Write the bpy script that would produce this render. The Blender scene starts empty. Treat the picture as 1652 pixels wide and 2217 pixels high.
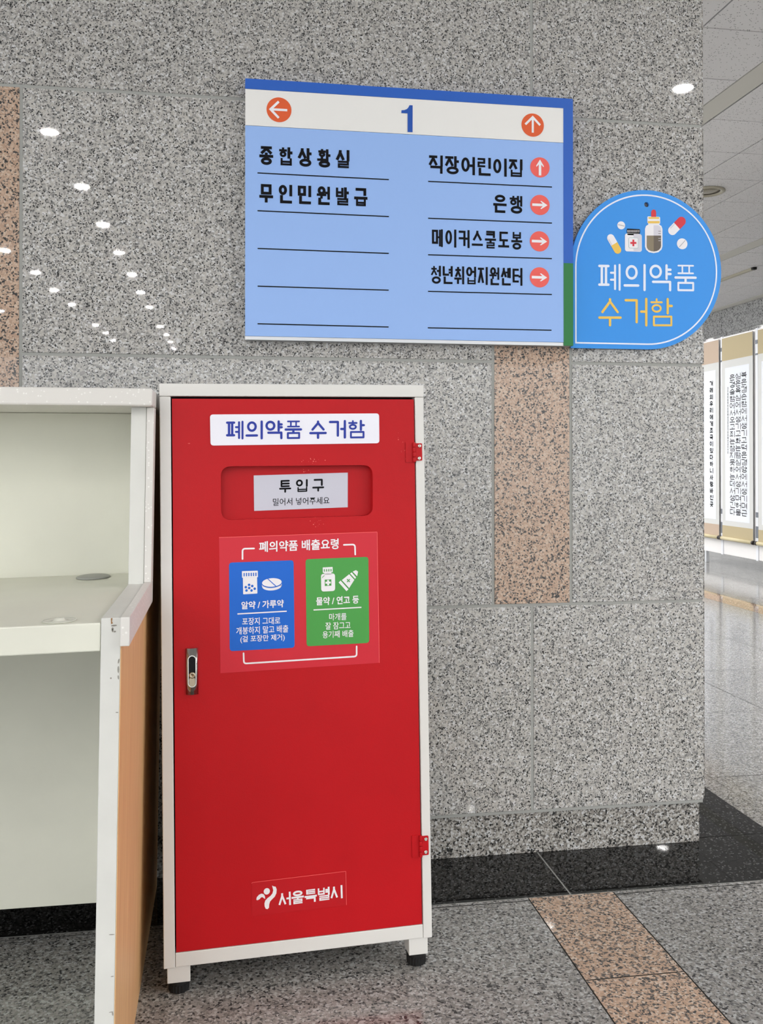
import bpy, bmesh, math, random
from mathutils import Vector, Matrix
random.seed(7)
sc = bpy.context.scene
col = sc.collection

# ------------------------------------------------------------------ camera, world, exposure
F_PX, YAW, PITCH, ROLL = 2076.34, -0.16048, -0.006633, -0.00015
CAM = Vector((0.0, -2.26, 0.9618))
CX, CY, IW, IH = 826.0, 983.09, 1652.0, 2217.0
fwd = Vector((-math.sin(YAW) * math.cos(PITCH), math.cos(YAW) * math.cos(PITCH), -math.sin(PITCH)))
rgt0 = Vector((math.cos(YAW), math.sin(YAW), 0.0))
up0 = rgt0.cross(fwd)
rgt = rgt0 * math.cos(ROLL) + up0 * math.sin(ROLL)
upv = up0 * math.cos(ROLL) - rgt0 * math.sin(ROLL)
cd = bpy.data.cameras.new('camera')
cam = bpy.data.objects.new('camera', cd)
col.objects.link(cam)
cam.matrix_world = Matrix(((rgt.x, upv.x, -fwd.x, CAM.x), (rgt.y, upv.y, -fwd.y, CAM.y),
                           (rgt.z, upv.z, -fwd.z, CAM.z), (0, 0, 0, 1)))
cd.sensor_fit = 'AUTO'
cd.sensor_width = 36.0
cd.lens = F_PX * 36.0 / IH
cd.shift_y = (CY - IH / 2) / IH
cd.clip_end = 200
sc.camera = cam

wd = bpy.data.worlds.new('world')
sc.world = wd
wd.use_nodes = True
wb = wd.node_tree.nodes['Background']
wb.inputs[0].default_value = (0.95, 0.98, 1.0, 1)
wb.inputs[1].default_value = 2.0
sc.view_settings.view_transform = 'Standard'
sc.view_settings.look = 'None'
sc.view_settings.exposure = 0.24
sc.view_settings.gamma = 1.0
LAMP = 600.0          # radiance of the hall's downlights, mirrored and added alike
ZC = 3.4              # ceiling height


def ray(px, py):
    return fwd + rgt * ((px - CX) / F_PX) + upv * ((CY - py) / F_PX)


# ------------------------------------------------------------------ helpers
def lin(r, g, b, k=1.0):
    def f(v):
        v /= 255.0
        return v / 12.92 if v <= 0.04045 else ((v + 0.055) / 1.055) ** 2.4
    return (min(f(r) * k, 1), min(f(g) * k, 1), min(f(b) * k, 1), 1)


def mat(name, color, rough=0.5, metal=0.0, spec=0.3, bump=0.0, bscale=300.0, mottle=0.0, mscale=8.0):
    m = bpy.data.materials.new(name)
    m.use_nodes = True
    nt = m.node_tree
    b = nt.nodes['Principled BSDF']
    b.inputs['Base Color'].default_value = color
    b.inputs['Roughness'].default_value = rough
    b.inputs['Metallic'].default_value = metal
    b.inputs['Specular IOR Level'].default_value = spec
    tc = nt.nodes.new('ShaderNodeTexCoord')
    if mottle:
        n = nt.nodes.new('ShaderNodeTexNoise')
        n.inputs['Scale'].default_value = mscale
        n.inputs['Detail'].default_value = 5
        nt.links.new(tc.outputs['Object'], n.inputs['Vector'])
        mp = nt.nodes.new('ShaderNodeMapRange')
        mp.inputs[1].default_value = 0.3
        mp.inputs[2].default_value = 0.7
        mp.inputs[3].default_value = 1 - mottle
        mp.inputs[4].default_value = 1 + mottle * 0.4
        nt.links.new(n.outputs[0], mp.inputs[0])
        hs = nt.nodes.new('ShaderNodeHueSaturation')
        hs.inputs['Color'].default_value = color
        nt.links.new(mp.outputs[0], hs.inputs['Value'])
        nt.links.new(hs.outputs[0], b.inputs['Base Color'])
    if bump:
        n = nt.nodes.new('ShaderNodeTexNoise')
        n.inputs['Scale'].default_value = bscale
        nt.links.new(tc.outputs['Object'], n.inputs['Vector'])
        bp = nt.nodes.new('ShaderNodeBump')
        bp.inputs['Strength'].default_value = bump
        bp.inputs['Distance'].default_value = 0.001
        nt.links.new(n.outputs[0], bp.inputs['Height'])
        nt.links.new(bp.outputs[0], b.inputs['Normal'])
    return m


def granite(name, stops, scale, rough, spec=0.5, var=0.05, distort=0.35, big=0.25, fleck=None):
    """polished granite: crystals from a distorted cell texture, each cell one mineral"""
    m = bpy.data.materials.new(name)
    m.use_nodes = True
    nt = m.node_tree
    N, Lk = nt.nodes, nt.links
    b = N['Principled BSDF']
    b.inputs['Roughness'].default_value = rough
    b.inputs['Specular IOR Level'].default_value = spec
    tc = N.new('ShaderNodeTexCoord')
    nz = N.new('ShaderNodeTexNoise')
    nz.inputs['Scale'].default_value = scale * 0.9
    nz.inputs['Detail'].default_value = 2
    Lk.new(tc.outputs['Object'], nz.inputs['Vector'])
    sub = N.new('ShaderNodeVectorMath')
    sub.operation = 'SUBTRACT'
    Lk.new(nz.outputs['Color'], sub.inputs[0])
    sub.inputs[1].default_value = (0.5, 0.5, 0.5)
    scl = N.new('ShaderNodeVectorMath')
    scl.operation = 'SCALE'
    Lk.new(sub.outputs[0], scl.inputs[0])
    scl.inputs['Scale'].default_value = distort * 4 / scale
    add = N.new('ShaderNodeVectorMath')
    add.operation = 'ADD'
    Lk.new(tc.outputs['Object'], add.inputs[0])
    Lk.new(scl.outputs[0], add.inputs[1])
    vo = N.new('ShaderNodeTexVoronoi')
    vo.inputs['Scale'].default_value = scale
    Lk.new(add.outputs[0], vo.inputs['Vector'])
    sp = N.new('ShaderNodeSeparateColor')
    Lk.new(vo.outputs['Color'], sp.inputs[0])
    # clustering of the minerals at a larger scale
    n2 = N.new('ShaderNodeTexNoise')
    n2.inputs['Scale'].default_value = scale * 0.22
    n2.inputs['Detail'].default_value = 3
    Lk.new(tc.outputs['Object'], n2.inputs['Vector'])
    ma = N.new('ShaderNodeMath')
    ma.operation = 'MULTIPLY_ADD'
    Lk.new(n2.outputs[0], ma.inputs[0])
    ma.inputs[1].default_value = big * 2
    ma.inputs[2].default_value = -big
    ad = N.new('ShaderNodeMath')
    ad.operation = 'ADD'
    ad.use_clamp = True
    Lk.new(sp.outputs[0], ad.inputs[0])
    Lk.new(ma.outputs[0], ad.inputs[1])
    cr = N.new('ShaderNodeValToRGB')
    cr.color_ramp.interpolation = 'LINEAR'
    e = cr.color_ramp.elements
    while len(e) > 1:
        e.remove(e[-1])
    pts = []
    for i, (p, c) in enumerate(stops):
        pts.append((p, c))
        nx = stops[i + 1][0] if i + 1 < len(stops) else 1.0
        pts.append((max(p, nx - 0.03), c))
    e[0].position, e[0].color = pts[0]
    for p, c in pts[1:]:
        q = e.new(p)
        q.color = c
    Lk.new(ad.outputs[0], cr.inputs[0])
    geo = N.new('ShaderNodeNewGeometry')
    mr = N.new('ShaderNodeMapRange')
    mr.inputs[3].default_value = 1 - var
    mr.inputs[4].default_value = 1 + var
    Lk.new(geo.outputs['Random Per Island'], mr.inputs[0])
    hs = N.new('ShaderNodeHueSaturation')
    src = cr.outputs[0]
    if fleck:                                  # small dark mica flecks over the pale crystals
        fs, frac, fc = fleck
        v2 = N.new('ShaderNodeTexVoronoi')
        v2.inputs['Scale'].default_value = fs
        Lk.new(add.outputs[0], v2.inputs['Vector'])
        s2 = N.new('ShaderNodeSeparateColor')
        Lk.new(v2.outputs['Color'], s2.inputs[0])
        n3 = N.new('ShaderNodeTexNoise')
        n3.inputs['Scale'].default_value = fs * 0.16
        n3.inputs['Detail'].default_value = 3
        Lk.new(tc.outputs['Object'], n3.inputs['Vector'])
        th = N.new('ShaderNodeMapRange')
        th.inputs[1].default_value = 0.35
        th.inputs[2].default_value = 0.65
        th.inputs[3].default_value = frac * 0.45
        th.inputs[4].default_value = frac * 1.55
        Lk.new(n3.outputs[0], th.inputs[0])
        lt = N.new('ShaderNodeMath')
        lt.operation = 'LESS_THAN'
        Lk.new(s2.outputs[1], lt.inputs[0])
        Lk.new(th.outputs[0], lt.inputs[1])
        mx = N.new('ShaderNodeMix')
        mx.data_type = 'RGBA'
        mx.inputs[7].default_value = fc
        Lk.new(lt.outputs[0], mx.inputs[0])
        Lk.new(src, mx.inputs[6])
        src = mx.outputs[2]
    Lk.new(src, hs.inputs['Color'])
    Lk.new(mr.outputs[0], hs.inputs['Value'])
    Lk.new(hs.outputs[0], b.inputs['Base Color'])
    return m


def wood(name, c1, c2):
    m = bpy.data.materials.new(name)
    m.use_nodes = True
    nt = m.node_tree
    b = nt.nodes['Principled BSDF']
    b.inputs['Roughness'].default_value = 0.45
    tc = nt.nodes.new('ShaderNodeTexCoord')
    mp = nt.nodes.new('ShaderNodeMapping')
    mp.inputs['Scale'].default_value = (40, 40, 1.6)
    nt.links.new(tc.outputs['Object'], mp.inputs[0])
    n = nt.nodes.new('ShaderNodeTexNoise')
    n.inputs['Scale'].default_value = 3.0
    n.inputs['Detail'].default_value = 8
    n.inputs['Distortion'].default_value = 0.6
    nt.links.new(mp.outputs[0], n.inputs['Vector'])
    cr = nt.nodes.new('ShaderNodeValToRGB')
    cr.color_ramp.elements[0].position = 0.3
    cr.color_ramp.elements[0].color = c1
    cr.color_ramp.elements[1].position = 0.7
    cr.color_ramp.elements[1].color = c2
    nt.links.new(n.outputs[0], cr.inputs[0])
    nt.links.new(cr.outputs[0], b.inputs['Base Color'])
    return m


def speckle(name, base, fleck, scale, frac, rough=0.4, spec=0.5):
    """plain material with sparse small flecks (solid surface, acoustic tile)"""
    m = bpy.data.materials.new(name)
    m.use_nodes = True
    nt = m.node_tree
    b = nt.nodes['Principled BSDF']
    b.inputs['Roughness'].default_value = rough
    b.inputs['Specular IOR Level'].default_value = spec
    tc = nt.nodes.new('ShaderNodeTexCoord')
    vo = nt.nodes.new('ShaderNodeTexVoronoi')
    vo.inputs['Scale'].default_value = scale
    nt.links.new(tc.outputs['Object'], vo.inputs['Vector'])
    sp = nt.nodes.new('ShaderNodeSeparateColor')
    nt.links.new(vo.outputs['Color'], sp.inputs[0])
    lt = nt.nodes.new('ShaderNodeMath')
    lt.operation = 'LESS_THAN'
    lt.inputs[1].default_value = frac
    nt.links.new(sp.outputs[0], lt.inputs[0])
    l2 = nt.nodes.new('ShaderNodeMath')
    l2.operation = 'LESS_THAN'
    l2.inputs[1].default_value = 0.32
    nt.links.new(vo.outputs['Distance'], l2.inputs[0])
    mu = nt.nodes.new('ShaderNodeMath')
    mu.operation = 'MULTIPLY'
    nt.links.new(lt.outputs[0], mu.inputs[0])
    nt.links.new(l2.outputs[0], mu.inputs[1])
    mx = nt.nodes.new('ShaderNodeMix')
    mx.data_type = 'RGBA'
    mx.inputs[6].default_value = base
    mx.inputs[7].default_value = fleck
    nt.links.new(mu.outputs[0], mx.inputs[0])
    nt.links.new(mx.outputs[2], b.inputs['Base Color'])
    return m


def emit(name, color, strength):
    m = bpy.data.materials.new(name)
    m.use_nodes = True
    nt = m.node_tree
    nt.nodes.remove(nt.nodes['Principled BSDF'])
    e = nt.nodes.new('ShaderNodeEmission')
    e.inputs[0].default_value = color
    e.inputs[1].default_value = strength
    nt.links.new(e.outputs[0], nt.nodes['Material Output'].inputs[0])
    return m


def tag(o, label, cat, group=None):
    o['label'] = label
    o['category'] = cat
    if group:
        o['group'] = group
    return o


def thing(name, loc, label, cat, group=None):
    o = bpy.data.objects.new(name, None)
    o.empty_display_size = 0.1
    o.location = loc
    col.objects.link(o)
    return tag(o, label, cat, group)


def rootloc(p):
    while p.parent:
        p = p.parent
    return p.location


class MB:
    """collects shapes (world coordinates) and links them as one mesh object"""
    def __init__(s):
        s.bm = bmesh.new()
        s.mi = 0

    def face(s, pts):
        f = s.bm.faces.new([s.bm.verts.new(p) for p in pts])
        f.material_index = s.mi
        return f

    def box(s, lo, hi, bev=0.0, T=None, seg=2):
        x0, y0, z0 = lo
        x1, y1, z1 = hi
        n0 = len(s.bm.faces)
        t = bmesh.new()
        vs = [t.verts.new(p) for p in ((x0, y0, z0), (x1, y0, z0), (x1, y1, z0), (x0, y1, z0),
                                       (x0, y0, z1), (x1, y0, z1), (x1, y1, z1), (x0, y1, z1))]
        for q in ((3, 2, 1, 0), (4, 5, 6, 7), (0, 1, 5, 4), (1, 2, 6, 5), (2, 3, 7, 6), (3, 0, 4, 7)):
            t.faces.new([vs[i] for i in q])
        if bev:
            bmesh.ops.bevel(t, geom=t.edges[:], offset=bev, segments=seg, affect='EDGES', profile=0.5)
        s.merge(t, T)
        return s

    def merge(s, t, T=None):
        mp = {}
        for v in t.verts:
            p = v.co if T is None else Vector(T(*v.co))
            mp[v] = s.bm.verts.new(p)
        for f in t.faces:
            try:
                g = s.bm.faces.new([mp[v] for v in f.verts])
                g.material_index = s.mi
                g.smooth = f.smooth
            except ValueError:
                pass
        t.free()

    def lathe(s, prof, T, n=40, smooth=True):
        """prof: (radius, height) list; T maps local (x,y,z) with z the axis"""
        t = bmesh.new()
        rings = []
        for r, h in prof:
            rings.append([t.verts.new((r * math.cos(2 * math.pi * k / n), r * math.sin(2 * math.pi * k / n), h))
                          for k in range(n)])
        for a, b in zip(rings, rings[1:]):
            for k in range(n):
                f = t.faces.new((a[k], a[(k + 1) % n], b[(k + 1) % n], b[k]))
                f.smooth = smooth
        if prof[0][0] > 1e-6:
            t.faces.new(rings[0][::-1])
        if prof[-1][0] > 1e-6:
            t.faces.new(rings[-1])
        s.merge(t, T)
        return s

    def build(s, name, mats, parent=None, loc=None, smooth=False):
        me = bpy.data.meshes.new(name)
        base = Vector(loc) if loc is not None else (Vector(rootloc(parent)) if parent else Vector((0, 0, 0)))
        for v in s.bm.verts:
            v.co -= base
        bmesh.ops.recalc_face_normals(s.bm, faces=s.bm.faces[:])
        s.bm.to_mesh(me)
        s.bm.free()
        for m in (mats if isinstance(mats, (list, tuple)) else [mats]):
            me.materials.append(m)
        o = bpy.data.objects.new(name, me)
        col.objects.link(o)
        if parent:
            o.parent = parent
        else:
            o.location = base
        return o


def struct(o):
    o['kind'] = 'structure'
    return o


class Face:
    """a flat face in the place (a sign, a door, a scroll) and drawing on it"""
    def __init__(s, O, ex, ey):
        s.O, s.ex, s.ey = Vector(O), Vector(ex).normalized(), Vector(ey).normalized()
        s.n = s.ex.cross(s.ey).normalized()

    def at(s, px, py, h=0.0):
        d = ray(px, py)
        o = s.O + s.n * h
        t = (o - CAM).dot(s.n) / d.dot(s.n)
        q = CAM + d * t - o
        return (q.dot(s.ex), q.dot(s.ey))

    def p3(s, a, b, h):
        return s.O + s.ex * a + s.ey * b + s.n * h


def zoomed(face, ox, oy, k, h=0.0):
    return lambda x, y: face.at(ox + x / k, oy + y / k, h)


def fill2d(loops):
    """filled 2D outline with holes -> list of triangles as (a,b)"""
    c = bpy.data.curves.new('tmp', 'CURVE')
    c.dimensions = '2D'
    c.fill_mode = 'BOTH'
    for lp in loops:
        sp = c.splines.new('POLY')
        sp.points.add(len(lp) - 1)
        for q, (a, b) in zip(sp.points, lp):
            q.co = (a, b, 0, 1)
        sp.use_cyclic_u = True
    o = bpy.data.objects.new('tmp', c)
    me = bpy.data.meshes.new_from_object(o)
    tris = [[(me.vertices[i].co.x, me.vertices[i].co.y) for i in p.vertices] for p in me.polygons]
    bpy.data.objects.remove(o)
    bpy.data.curves.remove(c)
    bpy.data.meshes.remove(me)
    return tris


class Draw(MB):
    """flat print or plate on a Face"""
    def __init__(s, face, h):
        super().__init__()
        s.f, s.h = face, h

    def tri(s, pts, dh=0.0):
        s.face([s.f.p3(a, b, s.h + dh) for a, b in pts])

    def lift(s):
        """overlapping strokes of one print lie a hair above each other"""
        s.lay = (getattr(s, 'lay', 0) + 1) % 400
        return s.lay * 1.2e-6

    def poly(s, pts, dh=0.0, holes=()):
        for t in fill2d([pts] + list(holes)):
            s.tri(t, dh)
        return s

    def plate(s, pts, h0, h1, holes=()):
        """thick plate: front face at h1, walls down to h0, back"""
        for t in fill2d([pts] + list(holes)):
            s.face([s.f.p3(a, b, h1) for a, b in t])
            s.face([s.f.p3(a, b, h0) for a, b in t][::-1])
        for lp in [pts] + list(holes):
            for i in range(len(lp)):
                a, b = lp[i], lp[(i + 1) % len(lp)]
                s.face([s.f.p3(*a, h0), s.f.p3(*b, h0), s.f.p3(*b, h1), s.f.p3(*a, h1)])
        bmesh.ops.remove_doubles(s.bm, verts=s.bm.verts[:], dist=1e-5)
        return s

    def disc(s, c, rx, ry=None, n=36, rot=0.0, dh=0.0, a0=0.0, a1=2 * math.pi):
        s.tri(ell(c, rx, ry, n, rot), dh)
        return s

    def stroke(s, pts, w, cap='butt', dh=0.0, closed=False):
        P = [Vector(p) for p in pts]
        base = dh
        if closed:
            P.append(P[0])
        n = len(P)
        for i in range(n - 1):
            a, b = P[i], P[i + 1]
            d = b - a
            if d.length < 1e-7:
                continue
            d.normalize()
            nn = Vector((-d.y, d.x)) * (w / 2)
            dh = base + s.lift()
            if cap == 'square' and not closed:
                if i == 0:
                    a = a - d * (w / 2)
                if i == n - 2:
                    b = b + d * (w / 2)
            s.tri([tuple(a + nn), tuple(a - nn), tuple(b - nn), tuple(b + nn)], dh)
        for i in range(n):
            end = (i in (0, n - 1)) and not closed
            dh = base + s.lift()
            if end and cap != 'round':
                continue
            if not end and cap != 'round':        # square joint
                a, b = P[i], P[(i + 1) % (n - 1)] if closed else P[i + 1]
                d = (b - a)
                if d.length < 1e-7:
                    continue
                d.normalize()
                q = Vector((-d.y, d.x)) * (w / 2)
                e = d * (w / 2)
                pv = P[i - 1] if i > 0 else P[n - 2]
                dp = (a - pv).normalized()
                if abs(dp.dot(d)) < 0.3:
                    s.tri([tuple(a + q + e), tuple(a + q - e), tuple(a - q - e), tuple(a - q + e)], dh)
                else:
                    s.tri(ell(tuple(a), w / 2, w / 2, 14), dh)
            else:
                s.tri(ell(tuple(P[i]), w / 2, w / 2, 14), dh)
        return s


def ell(c, rx, ry=None, n=36, rot=0.0):
    ry = rx if ry is None else ry
    cr, sr = math.cos(rot), math.sin(rot)
    out = []
    for k in range(n):
        t = 2 * math.pi * k / n
        x, y = rx * math.cos(t), ry * math.sin(t)
        out.append((c[0] + x * cr - y * sr, c[1] + x * sr + y * cr))
    return out


def rrect(a0, b0, a1, b1, r, n=8):
    out = []
    for (cx, cy, t0) in ((a1 - r, b1 - r, 0), (a0 + r, b1 - r, 90), (a0 + r, b0 + r, 180), (a1 - r, b0 + r, 270)):
        for k in range(n + 1):
            t = math.radians(t0 + 90 * k / n)
            out.append((cx + r * math.cos(t), cy + r * math.sin(t)))
    return out


def quad_rr(TL, TR, BR, BL, r, n=6):
    """quadrilateral with rounded corners"""
    P = [Vector(p) for p in (TL, TR, BR, BL)]
    out = []
    for i in range(4):
        p, a, b = P[i], P[i - 1], P[(i + 1) % 4]
        s0, s1 = p + (a - p).normalized() * r, p + (b - p).normalized() * r
        for k in range(n + 1):
            t = k / n
            q = s0 * (1 - t) ** 2 + p * 2 * t * (1 - t) + s1 * t * t
            # pull the quadratic towards a circular arc
            out.append(tuple(q))
    return out


# ---- hangul lettering: every syllable is composed of its letters' strokes
CHO = 'ㄱㄲㄴㄷㄸㄹㅁㅂㅃㅅㅆㅇㅈㅉㅊㅋㅌㅍㅎ'
JUNG = 'ㅏㅐㅑㅒㅓㅔㅕㅖㅗㅘㅙㅚㅛㅜㅝㅞㅟㅠㅡㅢㅣ'
JONG = ['', 'ㄱ', 'ㄲ', 'ㄳ', 'ㄴ', 'ㄵ', 'ㄶ', 'ㄷ', 'ㄹ', 'ㄺ', 'ㄻ', 'ㄼ', 'ㄽ', 'ㄾ', 'ㄿ', 'ㅀ', 'ㅁ', 'ㅂ', 'ㅄ', 'ㅅ', 'ㅆ', 'ㅇ', 'ㅈ', 'ㅊ', 'ㅋ', 'ㅌ', 'ㅍ', 'ㅎ']
CONS = {
    'ㄱ': [[(0, 1), (1, 1), (1, 0)]], 'ㄴ': [[(0, 1), (0, 0), (1, 0)]],
    'ㄷ': [[(1, 1), (0, 1), (0, 0), (1, 0)]], 'ㄹ': [[(0, 1), (1, 1), (1, .5), (0, .5), (0, 0), (1, 0)]],
    'ㅁ': [[(0, 1), (1, 1), (1, 0), (0, 0), 'c']], 'ㅂ': [[(0, 1), (0, 0), (1, 0), (1, 1)], [(0, .5), (1, .5)]],
    'ㅅ': [[(.5, 1), (.5, .82), (0, 0)], [(.5, .82), (1, 0)]], 'ㅇ': ['o'],
    'ㅈ': [[(0, 1), (1, 1)], [(.5, 1), (.5, .8), (0, 0)], [(.5, .8), (1, 0)]],
    'ㅊ': [[(.5, 1.02), (.5, .8)], [(.05, .76), (.95, .76)], [(.5, .76), (.5, .6), (0, 0)], [(.5, .6), (1, 0)]],
    'ㅋ': [[(0, 1), (1, 1), (1, 0)], [(0, .5), (1, .5)]],
    'ㅌ': [[(1, 1), (0, 1), (0, 0), (1, 0)], [(0, .5), (1, .5)]],
    'ㅍ': [[(0, 1), (1, 1)], [(0, 0), (1, 0)], [(.27, 1), (.27, 0)], [(.73, 1), (.73, 0)]],
    'ㅎ': [[(.5, 1.03), (.5, .82)], [(0, .78), (1, .78)], 'h'],
}
for d, c in (('ㄲ', 'ㄱ'), ('ㄸ', 'ㄷ'), ('ㅃ', 'ㅂ'), ('ㅆ', 'ㅅ'), ('ㅉ', 'ㅈ')):
    CONS[d] = [[(x * .42, y) for x, y in [p for p in s if p != 'c']] for s in CONS[c]] + \
              [[(.58 + x * .42, y) for x, y in [p for p in s if p != 'c']] for s in CONS[c]]
VERT = {
    'ㅣ': [[(1, 1), (1, 0)]], 'ㅏ': [[(.35, 1), (.35, 0)], [(.35, .52), (1, .52)]],
    'ㅓ': [[(1, 1), (1, 0)], [(.2, .52), (1, .52)]], 'ㅑ': [[(.35, 1), (.35, 0)], [(.35, .68), (1, .68)], [(.35, .36), (1, .36)]],
    'ㅕ': [[(1, 1), (1, 0)], [(.2, .68), (1, .68)], [(.2, .36), (1, .36)]],
    'ㅐ': [[(.2, 1), (.2, 0)], [(1, 1), (1, 0)], [(.2, .5), (1, .5)]],
    'ㅔ': [[(.42, .97), (.42, .03)], [(1, 1), (1, 0)], [(-.1, .55), (.42, .55)]],
    'ㅖ': [[(.42, .97), (.42, .03)], [(1, 1), (1, 0)], [(-.1, .68), (.42, .68)], [(-.1, .4), (.42, .4)]],
    'ㅒ': [[(.2, 1), (.2, 0)], [(1, 1), (1, 0)], [(.2, .65), (1, .65)], [(.2, .35), (1, .35)]],
}
HORZ = {
    'ㅡ': [[(0, .5), (1, .5)]], 'ㅗ': [[(0, .1), (1, .1)], [(.5, .1), (.5, 1)]],
    'ㅜ': [[(0, .9), (1, .9)], [(.5, .9), (.5, 0)]], 'ㅛ': [[(0, .1), (1, .1)], [(.33, .1), (.33, 1)], [(.67, .1), (.67, 1)]],
    'ㅠ': [[(0, .9), (1, .9)], [(.33, .9), (.33, 0)], [(.67, .9), (.67, 0)]],
}
COMP = {'ㅘ': 'ㅗㅏ', 'ㅙ': 'ㅗㅐ', 'ㅚ': 'ㅗㅣ', 'ㅝ': 'ㅜㅓ', 'ㅞ': 'ㅜㅔ', 'ㅟ': 'ㅜㅣ', 'ㅢ': 'ㅡㅣ'}


def syllable(ch):
    """list of strokes in the unit box; ('o', x0,y0,x1,y1) is a ring"""
    k = ord(ch) - 0xAC00
    if not 0 <= k < 11172:
        return []
    L, V, T = CHO[k // 588], JUNG[k % 588 // 28], JONG[k % 28]
    out = []

    def put(shapes, x0, y0, x1, y1, k=1.0):
        for s in shapes:
            if s == 'o':
                out.append((k, ('o', x0, y0, x1, y1)))
            elif s == 'h':
                out.append((k, ('o', x0 + .1 * (x1 - x0), y0, x1 - .1 * (x1 - x0), y0 + .54 * (y1 - y0))))
            else:
                cl = s[-1] == 'c'
                q = [(x0 + x * (x1 - x0), y0 + y * (y1 - y0)) for x, y in (s[:-1] if cl else s)]
                out.append((k, q + ['c'] if cl else q))
    kl = .68 if (T and L in 'ㅌㄹㅍ' and V in HORZ) else .8 if (T and L in 'ㅎㅊㅂㅍㄹㅌ') else 1.0           # crowded letters are drawn lighter
    kt = .72 if T in ('ㄹ', 'ㅂ') else (.82 if T == 'ㅁ' else 1.0)
    dbl = V in 'ㅐㅔㅖㅒ'
    if V in VERT:
        vx0 = .62 if dbl else .7
        lx1 = .46 if V in 'ㅔㅖ' else (.54 if V in 'ㅓㅕ' else .52)
        if T:
            put(CONS[L], .02, .52, lx1, .98, kl)
            put(VERT[V], vx0, .46, 1.0, 1.0, .85 if dbl else 1.0)
            put(CONS[T], .14, .0, .98, .33, kt)
        else:
            y0 = .12 if L in 'ㄱㅋㅅㅈㅊ' else .2
            put(CONS[L], .02, y0, lx1, .95)
            put(VERT[V], vx0, .0, 1.0, 1.0, .85 if dbl else 1.0)
    elif V in HORZ:
        if T:
            put(CONS[L], .14, .69, .88, 1.0, kl)
            y = {'ㅗ': (.45, .6), 'ㅛ': (.45, .6)}.get(V, (.36, .53))
            put(HORZ[V], .0, y[0], 1.0, y[1])
            put(CONS[T], .14, .0, .88, .30, kt)
        else:
            put(CONS[L], .14, .5, .86, .98)
            y = {'ㅗ': (.08, .42), 'ㅛ': (.08, .42), 'ㅡ': (.06, .26)}.get(V, (0, .32))
            put(HORZ[V], .0, y[0], 1.0, y[1])
    else:
        h, v = COMP[V]
        if T:
            put(CONS[L], .1, .64, .58, 1.0, kl)
            put(HORZ[h], .0, .38, .66, .57, .85)
            put(VERT[v], .72, .34, 1.0, 1.0, .9)
            put(CONS[T], .16, .0, .96, .27, kt)
        else:
            put(CONS[L], .1, .46, .58, .95)
            y = (.14, .42) if h == 'ㅗ' else ((.05, .3) if h == 'ㅡ' else (.02, .32))
            put(HORZ[h], .0, y[0], .66, y[1])
            put(VERT[v], .74, .0, .97, 1.0)
    return out


def letters(d, text, TL, TR, BL, w, cap='butt', gap=0.22, vertical=False, dh=0.0):
    """draw text strokes of width w into the parallelogram TL,TR,BL (face coordinates)"""
    TL, TR, BL = Vector(TL), Vector(TR), Vector(BL)
    n = len(text)
    if vertical:
        cw = 1.0 / (n + (n - 1) * gap)
    else:
        ws = [0.5 if c in ' /()' else 1.0 for c in text]
        cw = 1.0 / (sum(ws) + (n - 1) * gap)
    X, Y = TR - TL, TL - BL
    # keep the stroke's outer edge inside the box
    ix, iy = w / 2 / X.length, w / 2 / Y.length
    pos = 0.0
    for i, ch in enumerate(text):
        if vertical:
            x0, x1, y1 = 0, 1, 1 - i * cw * (1 + gap)
            y0 = y1 - cw
        else:
            x0, y0, y1 = pos, 0, 1
            x1 = pos + cw * ws[i]
            pos = x1 + cw * gap

        def m(x, y):
            return tuple(BL + X * (x0 + ix + x * (x1 - x0 - 2 * ix)) + Y * (y0 + iy + y * (y1 - y0 - 2 * iy)))
        for kw, s in syllable(ch):
            if s[0] == 'o':
                pts = [m(s[1] + (s[3] - s[1]) * (.5 + .5 * math.cos(t)), s[2] + (s[4] - s[2]) * (.5 + .5 * math.sin(t)))
                       for t in [2 * math.pi * k / 24 for k in range(24)]]
                d.stroke(pts, w * kw, 'round', dh, closed=True)
            elif s[-1] == 'c':
                d.stroke([m(*p) for p in s[:-1]], w * kw, cap, dh, closed=True)
            else:
                d.stroke([m(*p) for p in s], w * kw, cap, dh)
    return d


def typed(d, text, TL, TR, BL, bold=0.0, dh=0.0):
    """small print: the font's outlines fitted into TL,TR,BL"""
    c = bpy.data.curves.new('tmp', 'FONT')
    c.body = text
    c.size = 1.0
    c.offset = bold
    c.resolution_u = 2
    o = bpy.data.objects.new('tmp', c)
    me = bpy.data.meshes.new_from_object(o)
    xs = [v.co.x for v in me.vertices]
    ys = [v.co.y for v in me.vertices]
    x0, x1, y0, y1 = min(xs), max(xs), min(ys), max(ys)
    TL, TR, BL = Vector(TL), Vector(TR), Vector(BL)
    X, Y = TR - TL, TL - BL
    for p in me.polygons:
        pts = [me.vertices[i].co for i in p.vertices]
        d.tri([tuple(BL + X * ((q.x - x0) / (x1 - x0)) + Y * ((q.y - y0) / (y1 - y0))) for q in pts], dh)
    bpy.data.objects.remove(o)
    bpy.data.curves.remove(c)
    bpy.data.meshes.remove(me)
    return d


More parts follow.
